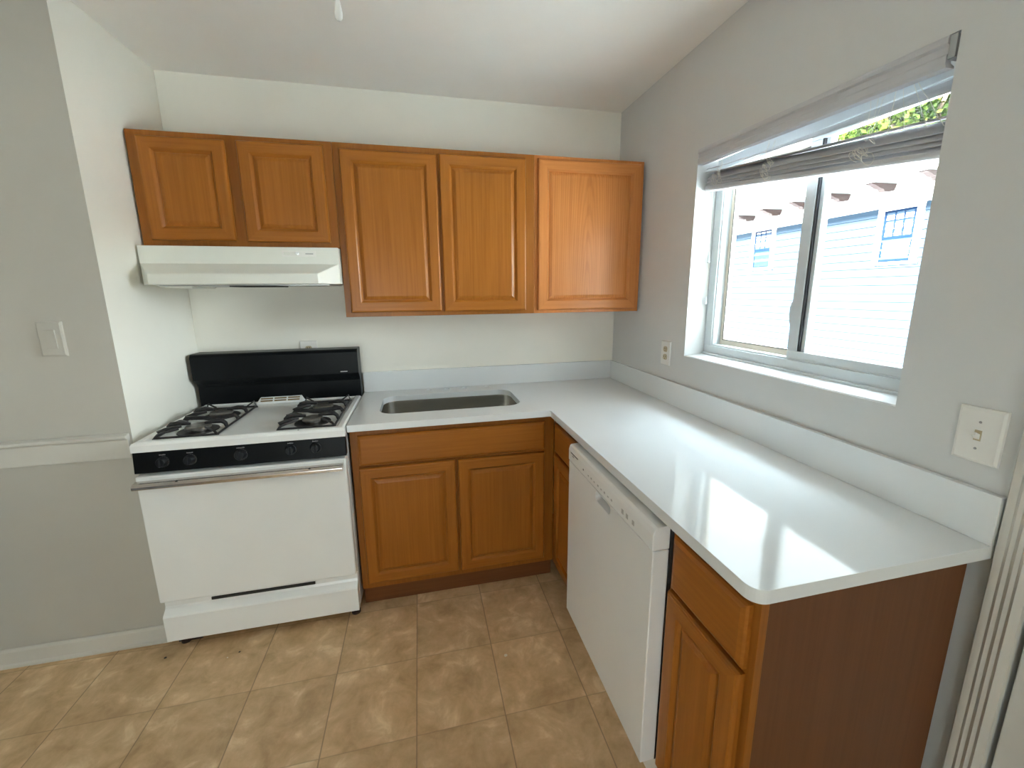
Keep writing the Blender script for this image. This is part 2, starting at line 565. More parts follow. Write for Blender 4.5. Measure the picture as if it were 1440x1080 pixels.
# partition woodwork: chair rail, wainscot board, baseboard
bm = bmesh.new()
prism(bm, [(0.0, 0.838), (-0.016, 0.838), (-0.016, 0.915), (-0.026, 0.920), (-0.026, 0.931), (0.0, 0.938)],
      lambda u, v, t: (t, YP + u, v), -5.04, XL - 0.006)
struct('trim_2', bm, 'trim', bevel=0.003)
bm = bmesh.new()
prism(bm, [(0.0, 0.0), (-0.022, 0.0), (-0.022, 0.012), (-0.014, 0.016), (-0.014, 0.068), (-0.006, 0.076), (0.0, 0.076)],
      lambda u, v, t: (t, YP + u, v), -5.04, XL + 0.012)
struct('baseboard_left', bm, 'trim', bevel=0.002)
# right-hand door casing, door and its baseboard
bm = bmesh.new()
cas = [(0.0, 0.0), (-0.012, 0.0), (-0.018, -0.004), (-0.018, -0.012), (-0.0155, -0.016), (-0.0190, -0.022), (-0.0155, -0.028),
       (-0.0200, -0.035), (-0.0165, -0.041), (-0.0205, -0.047), (-0.016, -0.053), (-0.012, -0.058), (0.0, -0.058)]
prism(bm, [(u, v - 1.8435) for u, v in cas], lambda u, v, t: (u, v, t), 0.0, 2.12)
prism(bm, [(u, -v - 2.795) for u, v in cas], lambda u, v, t: (u, v, t), 0.0, 2.12)
prism(bm, [(u, v + 2.12) for u, v in cas], lambda u, v, t: (u, t, v), -2.737, -1.9015)
struct('trim_1', bm, 'trim', smooth=True, autosmooth=40)
bm = bmesh.new()
box(bm, 0.012, 0.0505, -2.733, -1.905, 0.008, 2.05)
box(bm, 0.051, 0.19, -2.739, -1.8955, 0.001, 2.0595)  # unseen slab added behind the door to block light at its gap
d1 = struct('door_1', bm, 'door_white', bevel=0.003)
bm = bmesh.new()
for z in (0.25, 1.05, 1.82):
    lathe(bm, [(0.007, 0), (0.007, 0.09)], 10, Matrix.Translation((0.004, -1.9035, z)))
link('hinge', bm, 'gasket', d1, smooth=True, autosmooth=40)
bm = bmesh.new()
prism(bm, [(0.0, 0.0), (-0.014, 0.0), (-0.014, 0.075), (-0.006, 0.085), (0.0, 0.085)], lambda u, v, t: (u, t, v), -4.74, -2.80)
struct('baseboard_right', bm, 'trim')

# ------------------------------------------------------------------ kitchen window
FX = 0.100
win = bpy.data.objects.new('window_1', None)
COL.objects.link(win)
win.location = (FX, -1.165, WZ0)
win['kind'] = 'structure'
fy0, fy1, fz0, fz1 = WY0 - 0.001, WY1 + 0.001, WZ0 + 0.012, 2.008
bm = bmesh.new()     # outer vinyl frame with a stepped face
fw = 0.043
def frame_ring(bm, x0, x1, y0, y1, z0, z1, t, tb=None):
    tb = tb or t
    box(bm, x0, x1, y1, y0, z0, z0 + tb)
    box(bm, x0, x1, y1, y0, z1 - t, z1)
    box(bm, x0, x1, y0 - t, y0, z0 + tb, z1 - t)
    box(bm, x0, x1, y1, y1 + t, z0 + tb, z1 - t)
frame_ring(bm, FX, FX + 0.078, fy0, fy1, fz0, fz1, fw, 0.040)
frame_ring(bm, FX + 0.006, FX + 0.030, fy0 - fw, fy1 + fw, fz0 + 0.040, fz1 - fw, 0.006)
link('frame', bm, 'vinyl', win, bevel=0.0025)
bm = bmesh.new()
box(bm, FX - 0.012, FX - 0.001, fy1 + 0.002, fy0 - 0.002, WZ0 + 0.002, WZ0 + 0.018)
link('stop_bead', bm, 'vinyl', win, bevel=0.003)
# painted sill board, a touch higher at the sash
bm = bmesh.new()
prism(bm, [(0.001, WZ0 + 0.0005), (0.199, WZ0 + 0.0005), (0.199, WZ0 + 0.010), (FX, WZ0 + 0.010), (0.004, WZ0 + 0.004)],
      lambda u, v, t: (u, t, v), fy1 + 0.001, fy0 - 0.001)
link('sill', bm, 'paint_cool_shade', win)
iy0, iy1, iz0, iz1 = fy0 - fw - 0.006, fy1 + fw + 0.006, fz0 + 0.046, fz1 - fw - 0.006
# left sash: outer track
bm = bmesh.new()
frame_ring(bm, FX + 0.046, FX + 0.068, iy0 + 0.004, -1.205, iz0 - 0.002, iz1, 0.020, 0.024)
sl = link('fixed_sash', bm, 'vinyl_tan', win, bevel=0.002)
link('pane', bm_box(FX + 0.056, FX + 0.059, -1.186, iy0 - 0.0155, iz0 + 0.021, iz1 - 0.019), 'glass', sl)
bm = bmesh.new()
frame_ring(bm, FX + 0.0445, FX + 0.0462, iy0 - 0.0135, -1.19, iz0 + 0.020, iz1 - 0.018, 0.0035)
link('gasket', bm, 'gasket', sl)
# right sash: inner track, wide meeting stile on its left
bm = bmesh.new()
x0, x1 = FX + 0.008, FX + 0.034
ys = -1.163
box(bm, x0, x1, iy1, ys, iz0 - 0.014, iz0 + 0.026)
box(bm, x0, x1, iy1, ys, iz1 - 0.02, iz1 + 0.004)
box(bm, x0, x1, ys - 0.040, ys, iz0 + 0.026, iz1 - 0.02)
box(bm, x0, x1, iy1, iy1 + 0.022, iz0 + 0.026, iz1 - 0.02)
sr = link('sliding_sash', bm, 'vinyl', win, bevel=0.0025)
bm = bmesh.new()      # glazing bead returning to the glass
box(bm, x0 + 0.010, x1 + 0.006, ys - 0.062, ys - 0.047, iz0 + 0.026, iz1 - 0.02)
link('glazing_bead', bm, 'vinyl', sr, bevel=0.002)
link('gasket', bm_box(x0 + 0.002, x1 - 0.004, ys - 0.0468, ys - 0.0402, iz0 + 0.0265, iz1 - 0.0205), 'gasket', sr)
link('pane', bm_box(x0 + 0.018, x0 + 0.021, iy1 + 0.0225, ys - 0.0625, iz0 + 0.0265, iz1 - 0.0205), 'glass', sr)
bm = bmesh.new()
prism(bm, [(0, 1.335), (0.006, 1.345), (0.010, 1.372), (0.010, 1.392), (0.006, 1.412), (0, 1.420)],
      lambda u, v, t: (t, ys + u + 0.0005, v), x0 + 0.002, x1 - 0.006)
link('latch', bm, 'vinyl', sr, bevel=0.0015)

# ------------------------------------------------------------------ blind
blind = thing('window_blind', 'broken white faux-wood window blind with sagging slats and tangled cords in the window recess',
              'blind', (0.06, -1.165, 2.0))
def slope_z(y, zl, zr):
    t = (y - WY0) / (WY1 - WY0)
    return zl + (zr - zl) * t
# headrail: ridged channel just inside the opening, dropping to the right
prof = [(-0.004, 0.0), (-0.006, -0.006), (-0.006, -0.013), (0.000, -0.017), (0.000, -0.030), (-0.004, -0.034),
        (-0.004, -0.048), (0.000, -0.054), (0.024, -0.054), (0.024, -0.050), (0.012, -0.046), (0.012, -0.006), (0.024, -0.003), (0.024, 0.0)]
bm = bmesh.new()
ya, yb = WY0 - 0.004, -1.588
loops(bm, [[(u, ya, v * 1.12 + 2.0445) for u, v in prof], [(u, yb, v * 1.2 + 2.0165) for u, v in prof]], True, True)
link('headrail', bm, 'blind', blind)
bm = bmesh.new()
box(bm, 0.0, 0.022, -1.6045, -1.590, 1.965, 2.012)
box(bm, -0.005, 0.0, -1.6045, -1.5905, 1.966, 2.014)
link('end_bracket', bm, 'metal', blind, bevel=0.001)

def slat(bm, zl, zr, tilt, xc=0.062, y0=WY0 - 0.006, y1=WY1 + 0.006, wd=0.050, th=0.0028, tilt2=None, sag=0.0):
    n = 8
    rings = []
    for k in range(n + 1):
        t = k / n
        y = y0 + (y1 - y0) * t
        z = zl + (zr - zl) * t - sag * sin(pi * t)
        a = radians(tilt + ((tilt2 if tilt2 is not None else tilt) - tilt) * t)
        ring = []
        for u, v in ((-wd / 2, -th / 2), (wd / 2, -th / 2), (wd / 2, th / 2), (0, th / 2 + 0.0015), (-wd / 2, th / 2)):
            ring.append((xc + u * cos(a) - v * sin(a), y, z + u * sin(a) + v * cos(a)))
        rings.append(ring)
    loops(bm, rings, True, True)
# loose slat hanging across the gap
bm = bmesh.new()
slat(bm, 1.972, 1.930, 12, tilt2=50, y0=WY0 - 0.010, sag=0.006)
link('slat', bm, 'blind', blind)
ZL0, ZR0 = 1.890, 1.772
specs = [(0.066, 0.086, 3), (0.052, 0.066, 38), (0.040, 0.052, 42), (0.029, 0.039, 44), (0.019, 0.026, 42)]
for a, b_, tl in specs:
    bm = bmesh.new()
    slat(bm, ZL0 + a, ZR0 + b_, tl, xc=0.062 + random.uniform(-0.003, 0.003), tilt2=tl + random.uniform(0, 8))
    link('slat', bm, 'blind', blind)
bm = bmesh.new()
rings = []
for y, z in ((WY0 - 0.006, ZL0), (WY1 + 0.006, ZR0)):
    rings.append([(0.0615 + u, y, z + v) for u, v in ((-0.026, -0.002), (-0.022, -0.009), (0.022, -0.009), (0.026, 0.001), (0.024, 0.010), (-0.024, 0.010))])
loops(bm, rings, True, True)
link('bottom_rail', bm, 'blind', blind, bevel=0.002)
# ladder strings and tangles
def wob(p, q, n=6, a=0.004):
    p, q = Vector(p), Vector(q)
    return [p + (q - p) * (k / n) + (Vector((random.uniform(-a, a) * 0.4, random.uniform(-a, a), random.uniform(-a, a))) if 0 < k < n else Vector((0, 0, 0))) for k in range(n + 1)]
for yc in (-0.815, -1.06, -1.40):
    bm = bmesh.new()
    zt = slope_z(yc, 1.975, 1.975)
    zb = slope_z(yc, ZL0 + 0.06, ZR0 + 0.08)
    for k in range(3):
        tube(bm, wob((0.036 + 0.012 * k, yc + random.uniform(-.02, .02), zt), (0.036, yc + random.uniform(-.02, .02), zb)), 0.0008, 4)
    zr = slope_z(yc, ZL0 + 0.025, ZR0 + 0.03)
    for k in range(7):
        pts = []
        a0 = random.uniform(0, 6)
        cy_, cz_ = yc + random.uniform(-.022, .022), zr + random.uniform(-.03, .035)
        ry, rz = random.uniform(.010, .028), random.uniform(.008, .018)
        for j in range(15):
            a = a0 + j * 0.42
            pts.append((0.030 + random.uniform(-.003, .002), cy_ + ry * cos(a) * (1 - j * .03), cz_ + rz * sin(a * 1.15)))
        tube(bm, pts, 0.0009, 4)
    link('ladder_cord', bm, 'cord', blind)
bm = bmesh.new()
tube(bm, wob((0.034, -1.463, 1.965), (0.030, -1.459, 1.86), a=0.001), 0.0009, 4)
tube(bm, wob((0.034, -1.478, 1.965), (0.030, -1.500, 1.855), a=0.001), 0.0009, 4)
tube(bm, wob((0.034, -1.500, 1.965), (0.030, -1.549, 1.842), a=0.001), 0.0009, 4)
tube(bm, wob((0.034, -1.508, 1.965), (0.030, -1.585, 1.835), a=0.001), 0.0009, 4)
link('ladder_cord', bm, 'cord', blind)
# lift cords with two tassels hanging down the left jamb
bm = bmesh.new()
tube(bm, wob((0.070, -0.738, 1.95), (0.0775, -0.742, 1.61), 10, 0.001), 0.0010, 5)
tube(bm, wob((0.075, -0.738, 1.95), (0.0795, -0.743, 1.43), 12, 0.001), 0.0010, 5)
lc = link('lift_cord', bm, 'cord', blind)
for z, x in ((1.580, 0.0775), (1.398, 0.0795)):
    bm = bmesh.new()
    lathe(bm, [(0.0015, 0.034), (0.003, 0.031), (0.0042, 0.018), (0.0065, 0.006), (0.0065, 0.001), (0.004, 0.0)], 12,
          Matrix.Translation((x, -0.7425, z)))
    link('tassel', bm, 'vinyl', lc, smooth=True)

# ------------------------------------------------------------------ cabinets
def front(root, kind, x0, x1, z0, z1, mv='oak_v', mh='oak_h', pm=None, plabel=None):
    """A raised-panel door or a slab drawer front standing 19 mm proud of the face frame (local: face at y = 0)."""
    T = -0.019
    def rect(i, y):
        return [(x0 + i, y, z0 + i), (x1 - i, y, z0 + i), (x1 - i, y, z1 - i), (x0 + i, y, z1 - i)]
    bm = bmesh.new()
    if kind == 'drawer':
        loops(bm, [rect(0, -0.0005), rect(0, T + 0.009), rect(0.004, T + 0.004), rect(0.013, T)], True, True)
        o = link('drawer_front', bm, mh, root)
        return o
    S = 0.056
    loops(bm, [rect(0, -0.0005), rect(0, T + 0.008), rect(0.003, T + 0.002), rect(0.008, T), rect(S - 0.010, T), rect(S - 0.006, T + 0.003), rect(S, T + 0.010)],
          True, True, mats=[1, 0, 1, 0])
    o = link('door', bm, [mv, mh], root)
    bm = bmesh.new()
    loops(bm, [rect(S + 0.0005, T + 0.0095), rect(S + 0.004, T + 0.0095), rect(S + 0.007, T + 0.0070), rect(S + 0.017, T + 0.0030), rect(S + 0.020, T + 0.0022)], False, True)
    p = link('panel', bm, pm or mv, o)
    if plabel:
        p['label'] = plabel
    return o

def cabinet(name, label, loc, rotz, wd, z0, h, depth, fronts, toe=0.0, group=None, fm='oak_frame', mv='oak_v', mh='oak_h', pm=None, plabel=None, endm=None, toe_in=0.05):
    r = thing(name, label, 'cabinet', loc, rotz, group, local=True)
    bm = bmesh.new()
    if name == 'base_cabinet' and wd > 0.8:      # the sink hangs in this one: sides, floor and back only
        box(bm, 0.0008, 0.018, 0.0195, depth, z0, h)
        box(bm, wd - 0.018, wd - 0.0008, 0.0195, depth, z0, h)
        box(bm, 0.018, wd - 0.018, 0.0195, depth, z0, z0 + 0.016)
        box(bm, 0.018, wd - 0.018, depth - 0.008, depth, z0 + 0.016, h)
    else:
        box(bm, 0.0008, wd - 0.0008, 0.0195, depth, z0, h)
    link('carcass', bm, endm or fm, r)
    bm = bmesh.new()
    box(bm, 0, wd, 0, 0.019, z0, h)
    link('face_frame', bm, fm, r, bevel=0.001)
    if toe:
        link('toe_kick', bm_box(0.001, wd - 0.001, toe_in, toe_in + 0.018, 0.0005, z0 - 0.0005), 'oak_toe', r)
    for f in fronts:
        front(r, *f, mv=mv, mh=mh, pm=pm, plabel=plabel)
    del r['_local']
    return r

WT, WB, WM, WD = 2.1153, 1.3505, 1.6641, 0.306
GW = 'oak wall cabinets'
x0 = -2.3035
cabinet('wall_cabinet', 'short two-door oak wall cabinet above the range hood', (x0, -WD, 0), 0, 0.7725, WM, WT, WD - 0.002,
        [('door', -2.264 - x0, -1.9485 - x0, 1.689, 2.0915), ('door', -1.905 - x0, -1.568 - x0, 1.687, 2.0945)], group=GW)
x0 = -1.5302
cabinet('wall_cabinet', 'tall two-door oak wall cabinet above the sink', (x0, -WD, 0), 0, 0.924, WB, WT, WD - 0.002,
        [('door', -1.5025 - x0, -1.0795 - x0, 1.371, 2.0875), ('door', -1.0685 - x0, -0.652 - x0, 1.368, 2.0915)], group=GW)
x0 = -0.6054
cabinet('wall_cabinet', 'single-door reddish oak wall cabinet in the corner by the window wall', (x0, -WD, 0), 0, 0.592, WB, WT, WD - 0.002,
        [('door', -0.589 - x0, -0.0345 - x0, 1.3665, 2.098)], group=GW, fm='oak_red_v', mv='oak_red_v', mh='oak_red_h', pm='oak_cath', plabel='panel with arched cathedral oak grain')

HB = 0.8835
GB = 'oak base cabinets'
x0 = -1.5145
cabinet('base_cabinet', 'two-door oak sink base cabinet with a long false drawer front', (x0, -0.582, 0), 0, 0.931, 0.098, HB, 0.575,
        [('drawer', -1.483 - x0, -0.633 - x0, 0.714, 0.853), ('door', -1.487 - x0, -1.0645 - x0, 0.130, 0.7025), ('door', -1.053 - x0, -0.6345 - x0, 0.128, 0.700)],
        toe=0.1, group=GB, toe_in=0.03)
XF = -0.582
cabinet('base_cabinet', 'narrow oak base cabinet between the inside corner and the dishwasher', (XF, -0.5835, 0), -pi / 2, 0.3445, 0.098, HB, 0.575,
        [('drawer', 0.052, 0.3285, 0.714, 0.853), ('door', 0.052, 0.3285, 0.130, 0.700)], toe=0.1, group=GB)
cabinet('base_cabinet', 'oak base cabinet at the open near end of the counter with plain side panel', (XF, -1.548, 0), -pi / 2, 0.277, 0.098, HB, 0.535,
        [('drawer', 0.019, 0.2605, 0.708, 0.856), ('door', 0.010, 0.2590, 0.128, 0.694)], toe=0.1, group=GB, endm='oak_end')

# ------------------------------------------------------------------ worktop, splashes, sink
ctp = []
xs0, cyf, cxf = -1.5155, -0.6233, -0.6149
ctp += [(xs0, -0.001), (xs0, cyf), (cxf - 0.004, cyf), (cxf, cyf - 0.004)]
R = 0.032
for k in range(9):
    a = radians(180 + 90 * k / 8)
    ctp.append((cxf + R + R * cos(a), YE + R + R * sin(a)))
ctp += [(-0.001, YE), (-0.001, -0.001)]
hole = rrect(-1.057, -0.3175, 0.342, 0.172, 0.075, 8)
fh = [[(cx_ + 0.016 * cos(2 * pi * k / 16), -0.052 + 0.016 * sin(2 * pi * k / 16)) for k in range(16)] for cx_ in (-1.158, -1.057, -0.956, -0.822)]
bm = bmesh.new()
plate(bm, ctp, [hole] + fh, lambda u, v, t: (u, v, t), 0.884, 0.914)
ct = link('countertop', bm, 'quartz', bevel=0.0025)
tag(ct, 'glossy white L-shaped quartz countertop with sink cutout and faucet holes', 'countertop')
bm = bm_box(xs0, -0.0215, -0.0205, -0.001, 0.9143, 1.0268)
tag(link('backsplash', bm, 'quartz', bevel=0.0015), 'low white backsplash strip along the back wall behind the sink', 'backsplash', 'white backsplash strips')
bm = bm_box(-0.0205, -0.001, YE, -0.001, 0.9143, 1.0268)
tag(link('backsplash', bm, 'quartz', bevel=0.0015), 'low white backsplash strip along the right wall under the window', 'backsplash', 'white backsplash strips')

sink = thing('sink', 'empty stainless steel undermount sink basin set in the white counter', 'sink', (-1.057, -0.3175, 0.70))
bm = bmesh.new()
def rr3(hx, hy, r, z):
    return [(x, y, z) for x, y in rrect(-1.057, -0.3175, hx, hy, r, 8)]
loops(bm, [rr3(0.365, 0.195, 0.09, 0.8832), rr3(0.346, 0.176, 0.078, 0.8832), rr3(0.345, 0.175, 0.078, 0.875), rr3(0.338, 0.168, 0.074, 0.72), rr3(0.330, 0.160, 0.07, 0.702),
           rr3(0.310, 0.140, 0.06, 0.694)], False, True)
link('basin', bm, 'steel', sink, smooth=True, autosmooth=50)
bm = bmesh.new()
lathe(bm, [(0.056, 0.6945), (0.056, 0.697), (0.044, 0.697), (0.036, 0.6952)], 28, Matrix.Translation((-1.057, -0.29, 0)))
link('drain', bm, 'metal', sink, smooth=True)

# ------------------------------------------------------------------ range
RX0, RX1 = -2.2800, -1.5195
RF = -0.650
rg = thing('gas_range', 'white freestanding gas range with black backguard, four burners and black control strip', 'stove', ((RX0 + RX1) / 2, -0.35, 0))
link('body', bm_box(RX0 + 0.003, RX1 - 0.003, RF + 0.030, -0.055, 0.055, 0.876), 'enamel', rg, bevel=0.002)
# cooktop with a raised rim and two sunken burner wells in one smooth sheet
bm = bmesh.new()
def cr(i, z, f=0.0):
    return [(RX0 + i, RF + f + i, z), (RX1 - i, RF + f + i, z), (RX1 - i, -0.060 - i, z), (RX0 + i, -0.060 - i, z)]
loops(bm, [cr(0, 0.877), cr(0, 0.903), cr(0.004, 0.911), cr(0.012, 0.915), cr(0.030, 0.915), cr(0.040, 0.909), cr(0.046, 0.908)], True, True)
link('cooktop', bm, 'enamel', rg)
# backguard
bm = bmesh.new()
bgp = [(-0.092, 0.908), (-0.092, 1.005), (-0.104, 1.022), (-0.132, 1.048), (-0.134, 1.160), (-0.128, 1.172), (-0.118, 1.176), (-0.030, 1.176), (-0.030, 0.908)]
prism(bm, bgp, lambda u, v, t: (t, u, v), RX0 - 0.010, RX1 - 0.001)
bgd = link('backguard', bm, 'black', rg, bevel=0.0012)
link('badge', bm_box(-1.6095, -1.5755, -0.1350, -0.1338, 1.0575, 1.0615), 'mark_pale', bgd)
# vent louvre at the rear of the cooktop
bm = bmesh.new()
loops(bm, [[(-2.030, -0.128, 0.9085), (-1.800, -0.128, 0.9085), (-1.800, -0.094, 0.9085), (-2.030, -0.094, 0.9085)],
           [(-2.024, -0.124, 0.916), (-1.806, -0.124, 0.916), (-1.806, -0.094, 0.916), (-2.024, -0.094, 0.916)],
           [(-2.012, -0.106, 0.938), (-1.818, -0.106, 0.938), (-1.818, -0.094, 0.938), (-2.012, -0.094, 0.938)]], True, True)
vt = link('oven_vent', bm, 'enamel', rg, bevel=0.002)
for row, (yb_, zb_) in enumerate(((-0.1215, 0.9195), (-0.1135, 0.9295))):
    for k in range(3):
        a = -2.008 + k * 0.064
        bm = bmesh.new()
        loops(bm, [[(a, yb_ - 0.0022, zb_), (a + 0.056, yb_ - 0.0022, zb_), (a + 0.056, yb_ + 0.0048 - 0.0022, zb_ + 0.0058), (a, yb_ + 0.0048 - 0.0022, zb_ + 0.0058)],
                   [(a, yb_ + 0.004, zb_), (a + 0.056, yb_ + 0.004, zb_), (a + 0.056, yb_ + 0.009, zb_ + 0.0058), (a, yb_ + 0.009, zb_ + 0.0058)]], True, True)
        link('vent_slot', bm, 'tan_slot', vt)
# burners
BUR = [(-2.112, -0.512, 0.052), (-2.112, -0.302, 0.052), (-1.672, -0.512, 0.048), (-1.672, -0.302, 0.052)]
for bx, by, br in BUR:
    bm = bmesh.new()
    lathe(bm, [(0.074, 0.9082), (0.072, 0.9115), (0.064, 0.9105), (0.052, 0.9088)], 28, Matrix.Translation((bx, by, 0)))
    bw = link('burner', bm, 'iron', rg, smooth=True, autosmooth=40)
    bm = bmesh.new()
    lathe(bm, [(0.030, 0.9095), (0.030, 0.918), (br - 0.006, 0.920), (br - 0.006, 0.927), (br - 0.010, 0.9315), (0.014, 0.9345), (0.004, 0.935)], 28, Matrix.Translation((bx, by, 0)))
    link('burner_cap', bm, 'burner', bw, smooth=True, autosmooth=40)
# grates: low rectangular frame, arched fingers reaching over each burner
def grate(gx0, gx1, gy0, gy1, bxc):
    bm = bmesh.new()
    zf = 0.9145
    cx_ = (gx0 + gx1) / 2
    c = [(gx0, gy0, zf), (gx1, gy0, zf), (gx1, gy1, zf), (gx0, gy1, zf)]
    for i in range(4):
        tube(bm, [c[i], c[(i + 1) % 4]], 0.0045, 6)
    ym = (gy0 + gy1) / 2
    tube(bm, [(gx0, ym, zf), (gx0 + 0.012, ym, zf + 0.018), (cx_, ym, zf + 0.012), (gx1 - 0.012, ym, zf + 0.018), (gx1, ym, zf)], 0.0065, 6, flat=1.5)
    ztop = 0.942
    for by in (-0.512, -0.302):
        for sgn, gx in ((-1, gx0), (1, gx1)):
            for dy in (0.0,):
                y = by + dy
                e = bxc + sgn * 0.026
                tube(bm, [(gx, y, zf), (gx - sgn * 0.005, y, zf + 0.018), (gx - sgn * 0.016, y, ztop), (gx - sgn * 0.036, y, ztop + 0.001), (e + sgn * 0.02, y, ztop - 0.001), (e, y, ztop - 0.003)],
                     0.006, 6, radii=[0.0055, 0.007, 0.0085, 0.0085, 0.0065, 0.0045], flat=1.2)
        # one curved shoulder toward the stove's left side
        for sy in (-1, 1):
            y = by + sy * 0.058
            tube(bm, [(gx0, y, zf), (gx0 - 0.004, y, zf + 0.014), (gx0 + 0.022, y - sy * 0.004, ztop - 0.006), (gx0 + 0.062, by + sy * 0.024, ztop - 0.004)], 0.006, 6,
                 radii=[0.005, 0.007, 0.0075, 0.005], flat=1.2)
    # pointed supports at the rear corners
    for gx, s in ((gx0, 1), (gx1, -1)):
        tube(bm, [(gx, gy1, zf), (gx + s * 0.008, gy1, zf + 0.026), (gx + s * 0.040, gy1, zf + 0.004)], 0.0045, 6)
        tube(bm, [(gx, gy0 + 0.0, zf), (gx + s * 0.010, gy0 + 0.004, zf + 0.012), (gx + s * 0.028, gy0 + 0.02, zf + 0.016), (gx + s * 0.06, gy0 + 0.05, zf + 0.018)], 0.005, 6)
    for gx in (gx0, gx1):
        for gy in (gy0, gy1):
            box(bm, gx - 0.005, gx + 0.005, gy - 0.005, gy + 0.005, 0.9085, zf)
    return link('burner_grate', bm, 'iron', rg, smooth=True, autosmooth=50)
grate(-2.222, -2.006, -0.604, -0.186, -2.112)
grate(-1.784, -1.566, -0.604, -0.176, -1.672)
link('cooktop_chip', bm_box(-1.7010, -1.6955, -0.6385, -0.6345, 0.9147, 0.9156), 'slot', rg)
# control panel, tilted back slightly
bm = bmesh.new()
prism(bm, [(RF - 0.004, 0.794), (RF + 0.004, 0.8765), (RF + 0.030, 0.8765), (RF + 0.030, 0.794)], lambda u, v, t: (t, u, v), RX0 + 0.001, RX1 - 0.001)
cp = link('control_panel', bm, 'black', rg, bevel=0.002)
for kx, kz in ((-2.180, 0.835), (-2.088, 0.835), (-1.9115, 0.838), (-1.730, 0.840), (-1.636, 0.840)):
    T4 = Matrix.Translation((kx, RF - 0.0005, kz)) @ Matrix.Rotation(radians(90 - 5.5), 4, 'X')
    big = 0.021 if kx == -1.9115 else 0.019
    bm = bmesh.new()
    lathe(bm, [(big + 0.003, 0.0), (big + 0.003, 0.004), (big, 0.006), (big - 0.003, 0.020), (big - 0.005, 0.023)], 26, T4)
    kn = link('knob', bm, 'knob', cp, smooth=True, autosmooth=40)
    bm = bmesh.new()
    loops(bm, [[T4 @ Vector(p) for p in ((-0.0045, -big + 0.003, 0.021), (0.0045, -big + 0.003, 0.021), (0.0045, big - 0.003, 0.021), (-0.0045, big - 0.003, 0.021))],
               [T4 @ Vector(p) for p in ((-0.0035, -big + 0.004, 0.031), (0.0035, -big + 0.004, 0.031), (0.0035, big - 0.004, 0.031), (-0.0035, big - 0.004, 0.031))]], True, True)
    link('grip', bm, 'knob', kn, bevel=0.001)
    bm = bmesh.new()      # printed dial arc and caption
    for k in range(13):
        a = radians(-160 + k * 20)
        q = [T4 @ Vector((rr_ * cos(a + da), rr_ * sin(a + da), 0.0053)) for rr_, da in ((big + 0.0008, -.11), (big + 0.0028, -.11), (big + 0.0028, .11), (big + 0.0008, .11))]
        bm.faces.new([bm.verts.new(p) for p in q])
    link('dial_mark', bm, 'mark_dim', kn)
    bm = bmesh.new()
    wd_ = 0.030 if kx == -1.9115 else 0.022
    nb = 6
    for k in range(nb):
        a = kx - wd_ / 2 + wd_ * k / nb
        hgt = random.choice((0.0025, 0.003, 0.0035))
        box(bm, a, a + wd_ / nb * 0.72, RF + 0.0007, RF + 0.0030, kz + 0.0245, kz + 0.0245 + hgt)
    link('knob_caption', bm, 'mark_grey', cp)
# oven door with a full-width metal handle
bm = bmesh.new()
box(bm, RX0 + 0.004, RX1 - 0.004, RF - 0.012, RF + 0.028, 0.236, 0.784)
od = link('oven_door', bm, 'enamel', rg, bevel=0.006)
bm = bmesh.new()
hp = [(0.0, 0.768), (-0.020, 0.764), (-0.030, 0.756), (-0.030, 0.744), (-0.022, 0.740), (-0.018, 0.748), (0.0, 0.754)]
prism(bm, [(RF - 0.0125 + u, v) for u, v in hp], lambda u, v, t: (t, u, v), RX0 + 0.004, RX1 - 0.014)
hd = link('oven_handle', bm, 'chrome', od, bevel=0.0015)
for x in (-2.13, -1.66):
    bm = bmesh.new()
    lathe(bm, [(0.005, 0), (0.004, 0.003)], 12, Matrix.Translation((x, RF - 0.032, 0.762)) @ Matrix.Rotation(radians(62), 4, 'X'))
    link('handle_screw', bm, 'slot', hd)
# bottom drawer with a scooped top and dark finger slot
bm = bmesh.new()
dp = [(RF + 0.026, 0.055), (RF - 0.012, 0.055), (RF - 0.012, 0.166), (RF - 0.008, 0.173), (RF + 0.012, 0.190), (RF + 0.016, 0.200), (RF + 0.016, 0.230), (RF + 0.026, 0.230)]
prism(bm, dp, lambda u, v, t: (t, u, v), RX0 + 0.004, RX1 - 0.004)
dr = link('drawer', bm, 'enamel', rg, bevel=0.002)
link('drawer_slot', bm_box(-2.104, -1.700, RF + 0.010, RF + 0.0155, 0.2035, 0.2165), 'slot', dr, bevel=0.002)
for x in (RX0 + 0.04, RX1 - 0.03):
    for y in (RF + 0.05, -0.12):
        bm = bmesh.new()
        lathe(bm, [(0.020, 0.0005), (0.020, 0.012), (0.010, 0.016), (0.010, 0.0552)], 16, Matrix.Translation((x, y, 0)))
        link('foot', bm, 'foot', rg, smooth=True, autosmooth=40)
# bare plinth rail under the range, seen at the left
link('base_rail', bm_box(RX0 + 0.012, RX0 + 0.10, RF + 0.045, RF + 0.060, 0.001, 0.0548), 'foot', rg)

